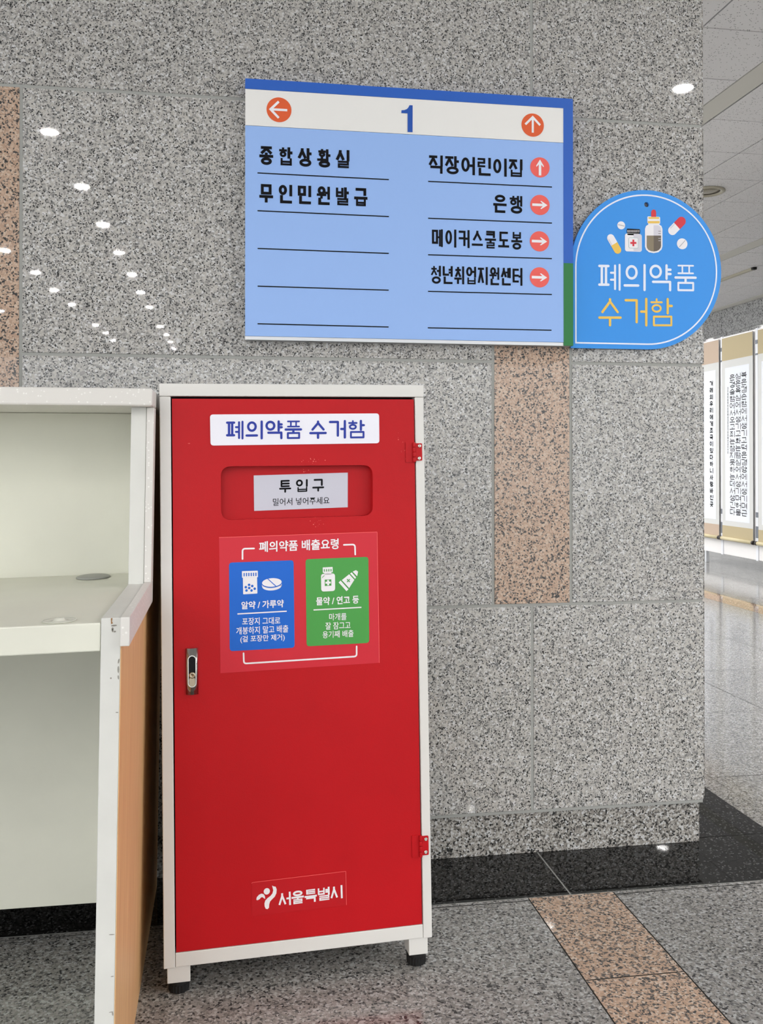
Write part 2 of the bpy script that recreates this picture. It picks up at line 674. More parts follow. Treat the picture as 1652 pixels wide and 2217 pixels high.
# ------------------------------------------------------------------ materials
g = lambda v, t=(1, 1, 1): (v * t[0], v * t[1], v * t[2], 1)
M = {}
warm = (1.0, .968, .922)
M['granite'] = granite('grey_granite', [(0, g(.17)), (.10, g(.29, warm)), (.28, g(.39, warm)), (.50, g(.47, (1, .95, .88))), (.70, g(.51, warm)), (.90, g(.62))],
                       250, 0.02, big=.2, fleck=(400, .12, g(.03)))
M['granite_far'] = granite('grey_granite_far', [(0, g(.09)), (.12, g(.24)), (.26, g(.36)), (.55, g(.44)), (.8, g(.52))], 60, 0.06)
M['plinth'] = granite('brown_grey_granite', [(0, g(.03)), (.14, g(.12, (1, .95, .88))), (.32, g(.27, (1, .94, .86))), (.6, g(.42, (1, .95, .88))), (.86, g(.55))], 250, 0.025)
M['peach'] = granite('peach_granite', [(0, g(.04)), (.16, g(.15, (1, .85, .75))), (.27, (.46, .315, .23, 1)), (.6, (.54, .385, .285, 1)), (.86, (.60, .47, .37, 1))], 285, 0.02, big=.3)
M['floor'] = granite('floor_granite', [(0, g(.04)), (.10, g(.12)), (.26, g(.22, warm)), (.50, g(.30, warm)), (.85, g(.43))], 235, 0.10, .35, var=.07)
M['floor_peach'] = granite('floor_peach_granite', [(0, g(.05)), (.16, g(.14, (1, .85, .75))), (.34, (.44, .30, .215, 1)), (.64, (.53, .37, .27, 1)), (.88, (.6, .49, .4, 1))], 235, 0.035)
M['black'] = granite('black_granite', [(0, g(.006)), (.5, g(.009)), (.78, g(.02)), (.93, g(.09))], 260, 0.015, .25, big=.1)
M['grout'] = mat('grout', lin(160, 161, 157), 0.8)
M['grout_dark'] = mat('dark_grout', lin(85, 85, 82), 0.8)
M['tile'] = speckle('ceiling_tile', lin(246, 245, 246), lin(150, 150, 152), 90, 0.22, 0.9, 0.2)
M['strip'] = mat('ceiling_strip', lin(230, 228, 220), 0.6)
M['gapc'] = mat('ceiling_gap', (.015, .015, .014, 1), 0.9, spec=.0)
M['white'] = mat('white_paint', lin(232, 231, 227, 0.92), 0.35, bump=.05, bscale=500)
M['cream'] = mat('cream_laminate', lin(236, 236, 222, 0.92), 0.45, mottle=.05, mscale=6)
M['desk_white'] = mat('white_edge', lin(228, 228, 223, 0.92), 0.4, mottle=.05, mscale=14)
M['solid'] = speckle('solid_surface', lin(230, 227, 222, 0.92), lin(240, 238, 234), 210, 0.25, 0.35, .3)
M['wood'] = wood('beech_veneer', lin(214, 164, 112), lin(232, 190, 138))
M['dark'] = mat('painted_gap_shade', (.01, .01, .01, 1), 0.8)
M['red'] = mat('red_paint', lin(196, 24, 32, 0.94), 0.38, spec=.2, bump=.12, bscale=420, mottle=.08, mscale=4)
M['red_flap'] = mat('red_flap', lin(190, 24, 32, 0.94), 0.42, spec=.2, bump=.1, bscale=420)
M['red_print'] = mat('red_print', lin(208, 44, 58), 0.35)
M['red_clear'] = mat('red_sticker', lin(190, 28, 36), 0.25)
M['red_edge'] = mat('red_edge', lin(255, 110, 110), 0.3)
M['blue_print'] = mat('blue_print', lin(28, 104, 208), 0.35)
M['green_print'] = mat('green_print', lin(78, 160, 76), 0.35)
M['white_print'] = mat('white_print', lin(240, 238, 242), 0.35)
M['plate'] = mat('white_plate', lin(240, 240, 250), 0.25)
M['silver'] = mat('silver_label', lin(200, 200, 212), 0.35, metal=.15)
M['ink'] = mat('black_ink', lin(16, 16, 20), 0.5, spec=.1)
M['navy'] = mat('navy_ink', lin(38, 58, 160), 0.4)
M['sign_blue'] = mat('sign_blue', lin(156, 192, 250, 0.94), 0.42)
M['sign_white'] = mat('sign_white', lin(244, 243, 240, 0.93), 0.42)
M['frame_blue'] = mat('frame_blue', lin(44, 98, 192), 0.35)
M['frame_green'] = mat('frame_green', lin(44, 122, 66), 0.4)
M['alu'] = mat('aluminium', lin(205, 207, 210), 0.35, metal=.6)
M['orange'] = mat('orange_red', lin(226, 96, 50), 0.4)
M['salmon'] = mat('salmon_red', lin(240, 100, 92), 0.4)
M['number'] = mat('number_blue', lin(34, 84, 176), 0.4)
M['sky'] = mat('round_blue', lin(56, 152, 240, 0.95), 0.35)
M['lilac'] = mat('lilac_white', lin(232, 238, 252), 0.35)
M['yellow'] = mat('yellow_print', lin(240, 198, 88), 0.4)
M['red_ill'] = mat('red_illustration', lin(214, 52, 66), 0.4)
M['grey_ill'] = mat('grey_illustration', lin(176, 178, 184), 0.4)
M['pale_ill'] = mat('pale_illustration', lin(216, 214, 224), 0.4)
M['teal'] = mat('teal_line', lin(110, 170, 170), 0.4)
M['liq1'] = mat('brown_liquid', lin(138, 126, 104), 0.4)
M['liq2'] = mat('dark_brown_liquid', lin(104, 94, 84), 0.4)
M['chrome'] = mat('chrome', lin(225, 222, 215), 0.12, metal=1.0)
M['brass'] = mat('worn_nickel', lin(176, 164, 142), 0.3, metal=1.0)
M['rubber'] = mat('black_rubber', (.012, .012, .012, 1), 0.5)
M['grey_cap'] = mat('grey_plastic', lin(158, 160, 154), 0.45)
M['clear'] = mat('translucent_ring', lin(214, 214, 202), 0.15)
M['tan'] = mat('tan_silk', lin(186, 172, 140), 0.8, bump=.2, bscale=900)
M['rose_tan'] = mat('rose_tan_silk', lin(194, 174, 156), 0.8, bump=.2, bscale=900)
M['mount'] = mat('scroll_mounting', lin(212, 213, 212), 0.85)
M['paper'] = mat('rice_paper', lin(232, 236, 244), 0.9)
M['roller'] = mat('roller_wood', lin(208, 196, 160), 0.5)
M['knob'] = mat('dark_knob', lin(46, 40, 38), 0.4)
M['board'] = mat('white_board', lin(240, 238, 238), 0.5)
M['post'] = mat('white_post', lin(236, 238, 244), 0.4)
M['clip'] = mat('grey_clip', lin(120, 124, 132), 0.35, metal=.5)
M['seal'] = mat('seal_red', lin(190, 70, 66), 0.6)
M['lamp'] = emit('lamp_glow', (1, .985, .96, 1), LAMP)
M['lamp_ring'] = mat('lamp_ring', lin(225, 225, 222), 0.4)

# ------------------------------------------------------------------ floor
WX = 1.188            # right end of the near wall's face
bm = MB()
GAP = .0015


def ftile(x0, x1, y0, y1, mi, gp=GAP):
    bm.mi = mi
    bm.face([(x0 + gp, y0 + gp, 0), (x1 - gp, y0 + gp, 0), (x1 - gp, y1 - gp, 0), (x0 + gp, y1 - gp, 0)])


BY = -.2235           # outer edge of the black border
bm.mi = 3
bm.face([(-9, -22, -.002), (12, -22, -.002), (12, 22, -.002), (-9, 22, -.002)])
xs = [-5.75, -4.455, -3.16, -1.865, -.57, .755, 1.391]
for a, b in zip(xs, xs[1:]):
    ftile(a, b, BY, .03, 2, .0022)
ys = [.03, .6, 1.2, 1.8, 2.4]
for a, b in zip(ys, ys[1:]):
    ftile(1.15, 1.391, a, b, 2)
ybase = [-.237 + .695 * k for k in range(-32, 33)]
yp = [-.563 - .76 * k for k in range(-1, 28)]
yp[0] = BY
for a, b in zip(yp[1:], yp[:-1]):
    ftile(.656, .852, a, b, 1)
xl = [-9.305 + .83 * k for k in range(12)] + [.656]
xr = [.852, 1.45, 2.05, 2.68, 3.31]
for (xx, y_hi) in ((xl, BY), (xr, None)):
    for a, b in zip(xx, xx[1:]):
        for c, d in zip(ybase, ybase[1:]):
            if y_hi is not None or b <= 1.46 + 1e-6:
                top = BY
                if c >= top:
                    continue
                ftile(a, b, c, min(d, top), 0)
            else:
                ftile(a, b, c, d, 0)
for c, d in zip(ybase, ybase[1:]):          # behind the border, right of it
    if d > BY:
        ftile(1.391, 1.45, max(c, BY), d, 0, .0)
        ftile(1.45, 1.4501, max(c, BY), d, 0, 0)
    ftile(3.31, 3.50, c, d, 1)
    for k in range(12):
        ftile(3.50 + .66 * k, 3.50 + .66 * (k + 1), c, d, 0)
bm.mi = 4
bm.face([(-5.75, BY, -.001), (1.391, BY, -.001), (1.391, .03, -.001), (-5.75, .03, -.001)])
floor = struct(bm.build('floor', [M['floor'], M['floor_peach'], M['black'], M['grout_dark'], M['grout']]))

# ------------------------------------------------------------------ near wall (granite slabs over a grout bed)
bm = MB()
J = .0036


def slab(x0, x1, z0, z1, mi, y=0.0, bev=.0006):
    bm.mi = mi
    bm.box((x0 + J, y, z0 + J), (x1 - J, y + .03, z1 - J), bev, seg=1)


zr = [.1045, .6083, 1.2022, 1.807, 2.41, 3.01, 3.45]
pc = [.7395 - 1.2965 * k for k in range(0, 8)]          # peach column centres
edges = [WX] + pc
for a, b in zip(pc + [pc[-1] - 1.3], [WX + J] + pc):     # rows between peach centres
    for z0, z1 in ((zr[0], zr[1]), (zr[3], zr[4])):
        slab(a, b, z0, z1, 0)
for c in pc:
    for z0, z1 in ((zr[1], zr[3]), (zr[4], zr[6])):
        slab(c - .0985, c + .0995, z0, z1, 1)
for a, b in zip(pc + [pc[-1] - 1.3], [WX + J] + pc):
    lo = a + .0995
    hi = b - .0985 if b < WX else b
    for z0, z1 in ((zr[1], zr[2]), (zr[2], zr[3]), (zr[4], zr[5]), (zr[5], zr[6])):
        slab(lo, hi, z0, z1, 0)
for k in range(9):                                        # plinth course, set back a little
    x1 = 1.181 - 1.2965 * k
    bm.mi = 2
    bm.box((x1 - 1.2965 + .001, .008, 0), (x1 - .001, .04, zr[0] - .004), .001, seg=1)
for z0, z1 in list(zip(zr, zr[1:])):                      # return of the corner
    bm.mi = 2
    bm.box((WX - .004, .004, z0 + J), (WX + .0055, 1.6, z1 - J), .0015, seg=1)
bm.mi = 2
bm.box((WX - .04, .03, 0), (WX - .007, 1.6, zr[0] - .004), .001, seg=1)
bm.mi = 3
bm.box((-9, .0014, zr[0] - .004), (WX - .002, 1.58, 3.45))
wall = struct(bm.build('wall_back', [M['granite'], M['peach'], M['plinth'], M['grout']]))

# far granite wall at the right of the hall
bm = MB()
for k in range(14):
    for z0, z1 in zip(zr[:-1], zr[1:]):
        bm.mi = 0
        bm.box((7.93, -4 + 1.8 * k + J, z0 + J), (7.98, -4 + 1.8 * (k + 1) - J, z1 - J))
bm.mi = 1
bm.box((7.94, -4, 0), (8.1, 21.2, 3.45))
struct(bm.build('wall_right', [M['granite_far'], M['grout']]))

# ------------------------------------------------------------------ ceiling
bm = MB()
cx = []
x = 7.93
strips = []
mod = 2.56
for k in range(7):
    o = 5.983 - mod * k
    strips.append((o - .183, o))
    cx += [(o + .594 * i, o + .594 * (i + 1)) for i in range(4) if o + .594 * (i + 1) < 7.8]
strips.append((7.765, 7.93))
cx = sorted(set(cx))
full = []
for a, b in cx:
    full.append((a, b))
cy = [2.767 + .672 * k for k in range(-36, 28)]
CG = .0055
bm.mi = 2
bm.face([(-9.9, -21.5, ZC + .012), (8.1, -21.5, ZC + .012), (8.1, 21.5, ZC + .012), (-9.9, 21.5, ZC + .012)])
for a, b in full:
    for c, d in zip(cy, cy[1:]):
        bm.mi = 0
        bm.box((a + CG, c + CG, ZC), (b - CG, d - CG, ZC + .012))
for a, b in strips:
    bm.mi = 1
    bm.box((a + .002, -21.5, ZC - .003), (b - .012, 21.5, ZC + .012))
struct(bm.build('ceiling', [M['tile'], M['strip'], M['gapc']]))


def ceiling_lamp(name='ceiling_or_fill_light'):
    t = thing(name, (0, 0, ZC), 'small round recessed downlight in the white tiled hall ceiling',
              'ceiling light', 'recessed downlights of the hall')
    a = MB()
    I = lambda x, y, z: (x, y, ZC + z)
    a.lathe([(.056, .0), (.078, -.002), (.08, -.008), (.066, -.012), (.058, -.004), (.056, .0)], I, 32)
    a.build('lamp_ring', M['lamp_ring'], t)
    b = MB()
    b.lathe([(0.0001, -.004), (.058, -.004), (.058, -.0035)], I, 32)
    b.build('lamp_diffuser', M['lamp'], t)
    return t


lamps = [(-1.295, -5.13), (-1.266, -6.56), (-1.257, -7.945), (-1.24, -9.3), (-1.223, -10.62), (-1.228, -11.98), (-1.21, -13.32),  # columns mirrored in the granite first; most later rows are added unseen for light
         (-1.184, -15.54), (-1.14, -16.7), (-1.13, -17.79), (-1.131, -19.02)] + \
        [(-2.62, -5.33), (-2.6, -6.7), (-2.58, -8.05), (-2.535, -9.38), (-2.438, -10.69), (-2.428, -11.98), (-2.38, -13.24),
         (-2.319, -15.55), (-2.27, -16.61), (-2.261, -17.74)] + \
        [(2.946, -3.6)] + [(2.98, -6.39), (3.02, -9.43)] + [(4.85, -7.9), (4.85, -5.2), (4.85, -2.5)] + \
        [(6.17, 15.83), (6.2, 13.81)] + \
        [(1.9, 3.0), (1.9, 4.4), (3.0, 7.3), (4.2, 10.3), (4.9, 11.4), (4.9, 12.8), (3.0, 8.5), (3.0, 10.5), (2.0, 7.0), (5.2, 14.5), (3.6, 12.5), (3.6, 15)] + \
        [(-3.64, -4.6 - 1.36 * k) for k in range(8)] + [(-4.84, -4.6 - 1.36 * k) for k in range(6)] + \
        [(7.35, -3.2 - 1.36 * k) for k in range(7)] + [(6.2, -2.5 - 1.36 * k) for k in range(6)] + [(4.85, -.5), (6.2, -.5), (4.0, 1.2)] + \
        [(4.0, -2.3), (4.0, -1.1)] + \
        [(lx, 3.2 + 1.8 * k) for lx in (-4.5, -2.7, -.9, .9) for k in range(7)] + [(2.2, 9.2), (2.2, 11.2), (2.2, 13.4)]  # side columns and rows hidden behind the wall are added to brighten the hall
proto = ceiling_lamp()
for i, (x, y) in enumerate(lamps):
    if i == 0:
        r = proto
    else:
        r = proto.copy()
        col.objects.link(r)
        for ch in proto.children:
            c = ch.copy()
            col.objects.link(c)
            c.parent = r
    r.location = (x, y, ZC)

# unlit round fitting and the short rail on the ceiling at the right
t = thing('ceiling_fixture', (4.285, 5.82, ZC), 'unlit round ringed ceiling fitting just right of the granite corner', 'ceiling fitting')
I = lambda x, y, z: (4.285 + x, 5.82 + y, ZC + z)
MB().lathe([(.118, 0), (.16, -.002), (.165, -.012), (.15, -.02), (.13, -.016), (.118, 0)], I, 48).build('outer_ring', mat('ring_metal', lin(196, 190, 172), .4, metal=.3), t)
MB().lathe([(.128, -.0005), (.129, -.006), (.116, -.0055), (.116, -.0005)], I, 48).build('shadow_gap', M['knob'], t)
MB().lathe([(.0001, -.014), (.035, -.013), (.075, -.009), (.117, -.003), (.117, -.001)], I, 48).build('reflector', mat('reflector', lin(170, 162, 145), .25, metal=.7), t)

t = thing('ceiling_rail', (6.57, 8.95, ZC), 'short metal rail with a black end cap on the white ceiling', 'ceiling rail')
a = MB()
a.box((6.55, 8.95, ZC - .03), (6.60, 10.9, ZC - .001), .004)
a.build('rail', mat('rail_metal', lin(190, 184, 165), .4, metal=.3), t)
a = MB()
a.box((6.548, 8.90, ZC - .032), (6.602, 8.95, ZC - .001), .004)
a.build('end_cap', M['rubber'], t)

# ------------------------------------------------------------------ directory sign
SX0, SX1, SZ0, SZ1 = .0425, .834, 1.2405, 1.8437
SD = .030
sf = Face((SX0, -SD, SZ0), (1, 0, 0), (0, 0, 1))
ds = thing('directory_sign', ((SX0 + SX1) / 2, 0, SZ0), 'large blue and white directory board with black lines and arrows on the granite wall', 'sign')
W, Hh = SX1 - SX0, SZ1 - SZ0
PX1 = sf.at(1219.8, 300)[0]              # right edge of the printed panels
HT = sf.at(870, 213)[1]                  # top of the white header
HB = sf.at(870, 289.5)[1]                # its bottom
PB = sf.at(870, 734)[1]                  # bottom of the blue panel
GB = sf.at(1230, 569.9)[1]
a = MB()
a.box((SX0 + .002, -SD + .006, SZ0), (SX1 - .003, -.0005, SZ1 - .001), .001)
a.build('backing_box', M['alu'], ds)
d = Draw(sf, 0)
d.plate([(0, Hh), (W, Hh), (PX1 + .0006, HT), (0, HT + .0004)], -.028, .001)
o = d.build('frame_bar', M['frame_blue'], ds)
d = Draw(sf, 0)
d.plate([(W, Hh - .0006), (W, GB), (PX1, GB), (PX1, HT - .0002)], -.028, .001)
d.build('frame_bar', M['frame_blue'], ds)
d = Draw(sf, 0)
d.plate([(W, GB), (W, .0005), (PX1, .0005), (PX1, GB)], -.028, .001)
o = d.build('frame_bar', M['frame_green'], ds)
o['label'] = 'green frame bar'
d = Draw(sf, 0)
d.plate([(0, HB), (PX1, HB), (PX1, HT), (0, HT)], -.006, 0)
hp = d.build('header_panel', M['sign_white'], ds)
d = Draw(sf, 0)
d.plate([(0, PB), (PX1, PB), (PX1, HB - .0008), (0, HB - .0008)], -.006, 0)
bp = d.build('information_panel', M['sign_blue'], ds)
d = Draw(sf, 0)
d.plate([(0, .0), (PX1, .0), (PX1, PB - .0006), (0, PB - .0006)], -.012, -.001)
d.build('bottom_rail', M['alu'], ds)


def arrow_icon(px, py, r, ang, style, m, parent):
    d = Draw(sf, .0006)
    c = sf.at(px, py)
    d.disc(c, r, r, 48)
    d.mi = 1
    ca, sa = math.cos(ang), math.sin(ang)
    R = lambda x, y: (c[0] + r * (x * ca - y * sa), c[1] + r * (x * sa + y * ca))
    if style == 'line':
        d.stroke([R(-.66, 0), R(.62, 0)], r * .19, dh=.0004)
        d.stroke([R(.02, .66), R(.68, 0), R(.02, -.66)], r * .19, dh=.0004)
    else:
        d.poly([R(-.8, .13), R(.28, .13), R(.03, .36), R(.14, .40), R(.78, 0), R(.14, -.40), R(.03, -.36), R(.28, -.13), R(-.8, -.13)], .0004)
    return d.build('arrow_icon', [m, M['white_print']], parent)


arrow_icon(604.1, 237.9, .0288, math.pi, 'line', M['orange'], hp)
arrow_icon(1153.2, 271, .0282, math.pi / 2, 'line', M['orange'], hp)
zz = zoomed(sf, 860, 180, 3.933)
d = Draw(sf, .001)
d.poly([zz(*p) for p in ((104, 189), (131, 190), (130, 419), (88, 417), (88, 258), (35, 256), (36, 232), (62, 230), (82, 222), (95, 208))])
d.build('floor_number', M['number'], hp)
for px, py, an in ((1168.9, 362.6, math.pi / 2), (1168.9, 443.9, 0), (1168, 522.6, 0), (1168, 600.6, 0)):
    arrow_icon(px, py, .0245, an, 'solid', M['salmon'], bp)
for text, TL, TR, BL, w, gp in (
        ('종합상황실', (561.5, 316), (756.5, 325.5), (561.5, 356.5), .0066, .40),
        ('무인민원발급', (561.5, 397.5), (795.5, 408), (561.5, 438), .0066, .40),
        ('직장어린이집', (928.4, 335.5), (1131, 345.5), (928.4, 375), .0061, .16),
        ('은행', (1068, 421), (1131, 424.5), (1068, 460), .0061, .2),
        ('메이커스쿨도봉', (934.8, 495.5), (1130.4, 502.5), (934.8, 534.5), .0052, .2),
        ('청년취업지원센터', (932.5, 575), (1130.8, 580.5), (932.5, 614), .0050, .16)):
    d = Draw(sf, .0006)
    letters(d, text, sf.at(*TL), sf.at(*TR), sf.at(*BL), w, 'square', gp)
    d.build('lettering', M['ink'], bp)
for a0, b0 in (((557.4, 374.5), (842, 389)), ((557.4, 456.3), (842, 469)), ((557.8, 538), (841.8, 548.7)),
               ((557.7, 619.6), (841.6, 628.3)), ((557.6, 701), (841.4, 708)),
               ((926.9, 392.8), (1194.9, 405)), ((926.9, 472.6), (1194.9, 483)), ((926.7, 551.7), (1194.8, 560)),
               ((926.7, 630.9), (1194.8, 637.7)), ((926, 709.8), (1194, 714.9))):
    d = Draw(sf, .0006)
    d.stroke([sf.at(*a0), sf.at(*b0)], .0026)
    d.build('divider_line', M['ink'], bp)

# ------------------------------------------------------------------ round drop-shaped sign
cf = Face((1.0334, -.012, 1.4365), (1, 0, 0), (0, 0, 1))
rs = thing('round_sign', (1.0334, 0, 1.2367), 'round sky-blue drop-shaped sign with pills and bottles overhanging the wall corner', 'sign')


def drop(r):
    pts = [(-r, -r)]
    for k in range(0, 73):
        t = math.radians(-90 + 270 * k / 72)
        pts.append((r * math.cos(t), r * math.sin(t)))
    return pts


R0 = .1985
hole = ell((-.0006, .1623), .0062, .0062, 20)
d = Draw(cf, 0)
d.plate(drop(R0), -.006, 0, [hole])
plate = d.build('sign_plate', M['sky'], rs)
a = MB()
a.box((.90, -.0065, 1.30), (1.15, -.0002, 1.50))
a.build('mounting_pad', M['alu'], rs)
d = Draw(cf, .0005)
ro, ri = drop(.1875), drop(.1838)
ri[0] = (-.1838, -.1838)
d.poly(ro, 0, [ri])
d.build('outline_border', M['lilac'], rs)
zc_ = zoomed(cf, 1220, 380, 3.824)
d = Draw(cf, .0006)
letters(d, '폐의약품', zc_(283, 728), zc_(1102, 738), zc_(283, 955), .0062, 'round', .12)
d.build('lettering', M['lilac'], plate)
d = Draw(cf, .0006)
letters(d, '수거함', zc_(287, 1010), zc_(905, 1014), zc_(287, 1250), .0062, 'round', .1)
d.build('lettering', M['yellow'], plate)
zi = zoomed(cf, 1320, 420, 8.26)
PX = 1 / 8.26 / 905.0           # one zoomed pixel in metres on the sign


def tablet(c, r, l0, l1):
    d = Draw(cf, .0006)
    d.disc(zi(*c), r * PX * 1.05, r * PX * 1.02)
    d.mi = 1
    d.stroke([zi(*l0), zi(*l1)], 13 * PX, dh=.0003)
    d.build('tablet_picture', [M['white_print'], M['grey_ill']], plate)


tablet((205, 562), 73, (146, 550), (264, 576))
tablet((1295, 892), 100, (1352, 828), (1243, 948))


def capsule(p, q, r, mm):
    d = Draw(cf, .0006)
    P, Q = Vector(p), Vector(q)
    mid = (P + Q) / 2
    dr = (Q - P).normalized()
    for k, (e, s) in enumerate(((P, -1), (Q, 1))):
        d.mi = k
        a0 = math.atan2(dr.y * s, dr.x * s)
        pts = [tuple(e + Vector((math.cos(a0 + t), math.sin(a0 + t))) * r) for t in [math.radians(-90 + 180 * i / 16) for i in range(17)]]
        nn = Vector((-dr.y, dr.x)) * r * s
        pts += [tuple(mid + nn), tuple(mid - nn)]
        d.poly(pts)
    d.mi = 2
    nn = Vector((-dr.y, dr.x))
    sgn = 1 if nn.x < 0 else -1
    if nn.y < 0:
        sgn = 1
    off = nn * r * .72 * (1 if mm == 'red_ill' else -1)
    d.stroke([tuple(P + off * .95), tuple(mid + off * .98)], r * .22, dh=.0003)
    d.build('capsule_picture', [M['white_print'], M[mm], M['pale_ill']], plate)


capsule(zi(1120, 656), zi(1283, 488), 84 * PX, 'red_ill')
capsule(zc_(391, 518), zc_(447, 616), 33 / 3.824 / 905, 'yellow')

d = Draw(cf, .0006)                       # pill bottle with a cross
x0, y0 = zi(272, 1025)
x1, y1 = zi(572, 718)
d.poly(rrect(x0, y0, x1, y1, .0055))
x0, y0 = zi(318, 735)
x1, y1 = zi(516, 700)
d.poly([(x0, y0), (x1, y0), (x1, y1), (x0, y1)])
d.mi = 1
xm, ym = zi(425, 1022)
xr_, yr_ = zi(566, 722)
d.poly(rrect(xm, ym, xr_, yr_, .003), .0002)
d.mi = 0
x0, y0 = zi(340, 966)
x1, y1 = zi(507, 788)
d.poly(rrect(x0, y0, x1, y1, .003), .0004)
d.mi = 2
d.stroke(rrect(x0, y0, x1, y1, .003), .0006, 'round', .0006, closed=True)
d.mi = 3
d.stroke([zi(366, 877), zi(474, 877)], 36 * PX, dh=.0006)
d.stroke([zi(420, 818), zi(420, 936)], 36 * PX, dh=.0006)
d.mi = 4
x0, y0 = zi(304, 702)
x1, y1 = zi(540, 630)
d.poly(rrect(x0, y0, x1, y1, .002), .0003)
d.mi = 0
for k in range(10):
    xx = 318 + k * 22.5
    d.stroke([zi(xx, 646), zi(xx, 690)], 9 * PX, dh=.0006)
d.build('pill_bottle_picture', [M['white_print'], M['pale_ill'], M['teal'], M['red_ill'], M['ink']], plate)

d = Draw(cf, .0006)                       # dropper bottle
body = [(690, 525), (885, 525), (885, 545), (925, 575), (942, 625), (942, 940), (925, 995), (870, 1042), (785, 1058), (700, 1042), (648, 995), (630, 940), (630, 625), (648, 575), (690, 545)]
d.poly([zi(*p) for p in body])
d.mi = 1
d.poly([zi(*p) for p in ((785, 562), (870, 562), (905, 590), (916, 630), (916, 745), (785, 745))], .0002)
d.mi = 2
d.poly([zi(*p) for p in ((660, 745), (785, 745), (785, 1030), (735, 1022), (690, 1000), (665, 965), (660, 930))], .0004)
d.mi = 3
d.poly([zi(*p) for p in ((785, 745), (916, 745), (916, 930), (908, 965), (880, 1000), (840, 1022), (785, 1030))], .0004)
for y in (668, 710):
    d.stroke([zi(866, y), zi(910, y)], 9 * PX, dh=.0006)
d.mi = 1
for y in (795, 838):
    d.stroke([zi(866, y), zi(910, y)], 8 * PX, dh=.0006)
d.mi = 0
x0, y0 = zi(672, 530)
x1, y1 = zi(900, 410)
d.poly(rrect(x0, y0, x1, y1, .003), .0002)
d.mi = 4
d.poly([zi(*p) for p in ((690, 416), (882, 416), (878, 446), (694, 446))], .0004)
d.poly([zi(*p) for p in ((680, 486), (892, 486), (890, 526), (682, 526))], .0004)
d.mi = 5
d.poly([zi(*p) for p in ((740, 412), (740, 330), (748, 300), (768, 282), (800, 282), (820, 300), (828, 330), (828, 412))], .0004)
d.build('dropper_bottle_picture', [M['white_print'], M['pale_ill'], M['liq1'], M['liq2'], M['yellow'], M['red_ill']], plate)

# ------------------------------------------------------------------ collection cabinet
X0, Y0, TH, CW, CZT, CZB, CRO, CLE = -.1099, -.4974, .052, .4991, 1.1026, .0497, -.0104, .0275


def CT(u, v, z):
    uu = u + z * CRO
    zz = z - u * CRO * max(0.0, min(1.0, z / CZB))
    return Vector((X0 + uu * math.cos(TH) - v * math.sin(TH), Y0 + uu * math.sin(TH) + v * math.cos(TH) + z * CLE, zz))


q0 = CT(0, 0, .1)
kf = Face(q0, CT(CW, 0, .1) - q0, CT(0, 0, 1.0) - q0)
OFF = .1                                  # face b=0 is z=.1


def K(px, py, h=0.0):
    return kf.at(px, py, h)


cb = thing('collection_cabinet', CT(CW / 2, .19, 0), 'tall white-framed metal cabinet with a red door for collecting waste medicine', 'cabinet')
dl = (K(373.6, 865)[0] + K(378.6, 2063.8)[0]) / 2
dr_ = (K(894.2, 863.6)[0] + K(914.3, 2000.7)[0]) / 2
dt = K(630, 864.3)[1]
db = (K(378.6, 2063.8)[1] + K(914.3, 2000.7)[1]) / 2
H_ = CZT - OFF
B_ = CZB - OFF
il, ir = dl - .0022, dr_ + .0022
it, ib = dt + .0042, db - .0012


def cbox(a, u0, u1, v0, v1, b0, b1, bev=.0015):
    a.box((u0, v0, b0 + OFF), (u1, v1, b1 + OFF), bev, CT)


a = MB()
cbox(a, .018, CW - .018, .028, .37, B_ + .002, H_ - .004)
a.build('body_shell', M['white'], cb)
a = MB()
cbox(a, il - .01, ir + .01, .0255, .0275, ib - .004, it + .004, 0)  # black sheet standing in for the shade inside the door gap
a.build('gap_shade_sheet', M['dark'], cb)
a = MB()
cbox(a, 0, CW, 0, .034, it, H_)
a.build('top_rail', M['white'], cb)
a = MB()
cbox(a, .0005, il, .0006, .034, B_, it - .0005)
a.build('side_stile', M['white'], cb)
a = MB()
cbox(a, ir, CW - .0005, .0006, .034, B_, it - .0005)
a.build('side_stile', M['white'], cb)
a = MB()
cbox(a, il + .0005, ir - .0005, .0008, .034, B_ + .0008, ib)
a.build('bottom_rail', M['white'], cb)

# door with the pressed-in deposit slot
sTL, sBR = K(476.8, 1008.6), K(806, 1121.5)
sl = quad_rr(K(476.6, 1010), K(805.6, 1007.4), K(806.5, 1117), K(477.7, 1126.5), .019)
d = Draw(kf, 0)
d.plate([(dl, db), (dr_, db), (dr_, dt), (dl, dt)], -.019, -.0012, [sl])
door = d.build('door', M['red'], cb)
d = Draw(kf, 0)
d.plate([(sTL[0] - .006, sBR[1] - .012), (sBR[0] + .006, sBR[1] - .012), (sBR[0] + .006, sTL[1] + .006), (sTL[0] - .006, sTL[1] + .006)], -.0235, -.0195)
d.build('deposit_flap', M['red_flap'], door)

# slot label on the flap
h = -.0187
lab = [K(547.9, 1029.7, h), K(751.7, 1023.8, h), K(751.7, 1098.8, h), K(549, 1106.5, h)]
d = Draw(kf, h)
d.poly(lab)
sl_ = d.build('slot_label', M['silver'], cb)
d = Draw(kf, h + .0004)
letters(d, '투입구', K(603, 1039.5, h), K(700.4, 1036.5, h), K(603, 1067.6, h), .0034, 'round', .38)
d.build('lettering', M['ink'], sl_)
d = Draw(kf, h + .0004)
typed(d, '밀어서 넣어주세요', K(589.6, 1079.5, h), K(712, 1075.8, h), K(589.6, 1095.5, h), .004)
d.build('lettering', M['ink'], sl_)

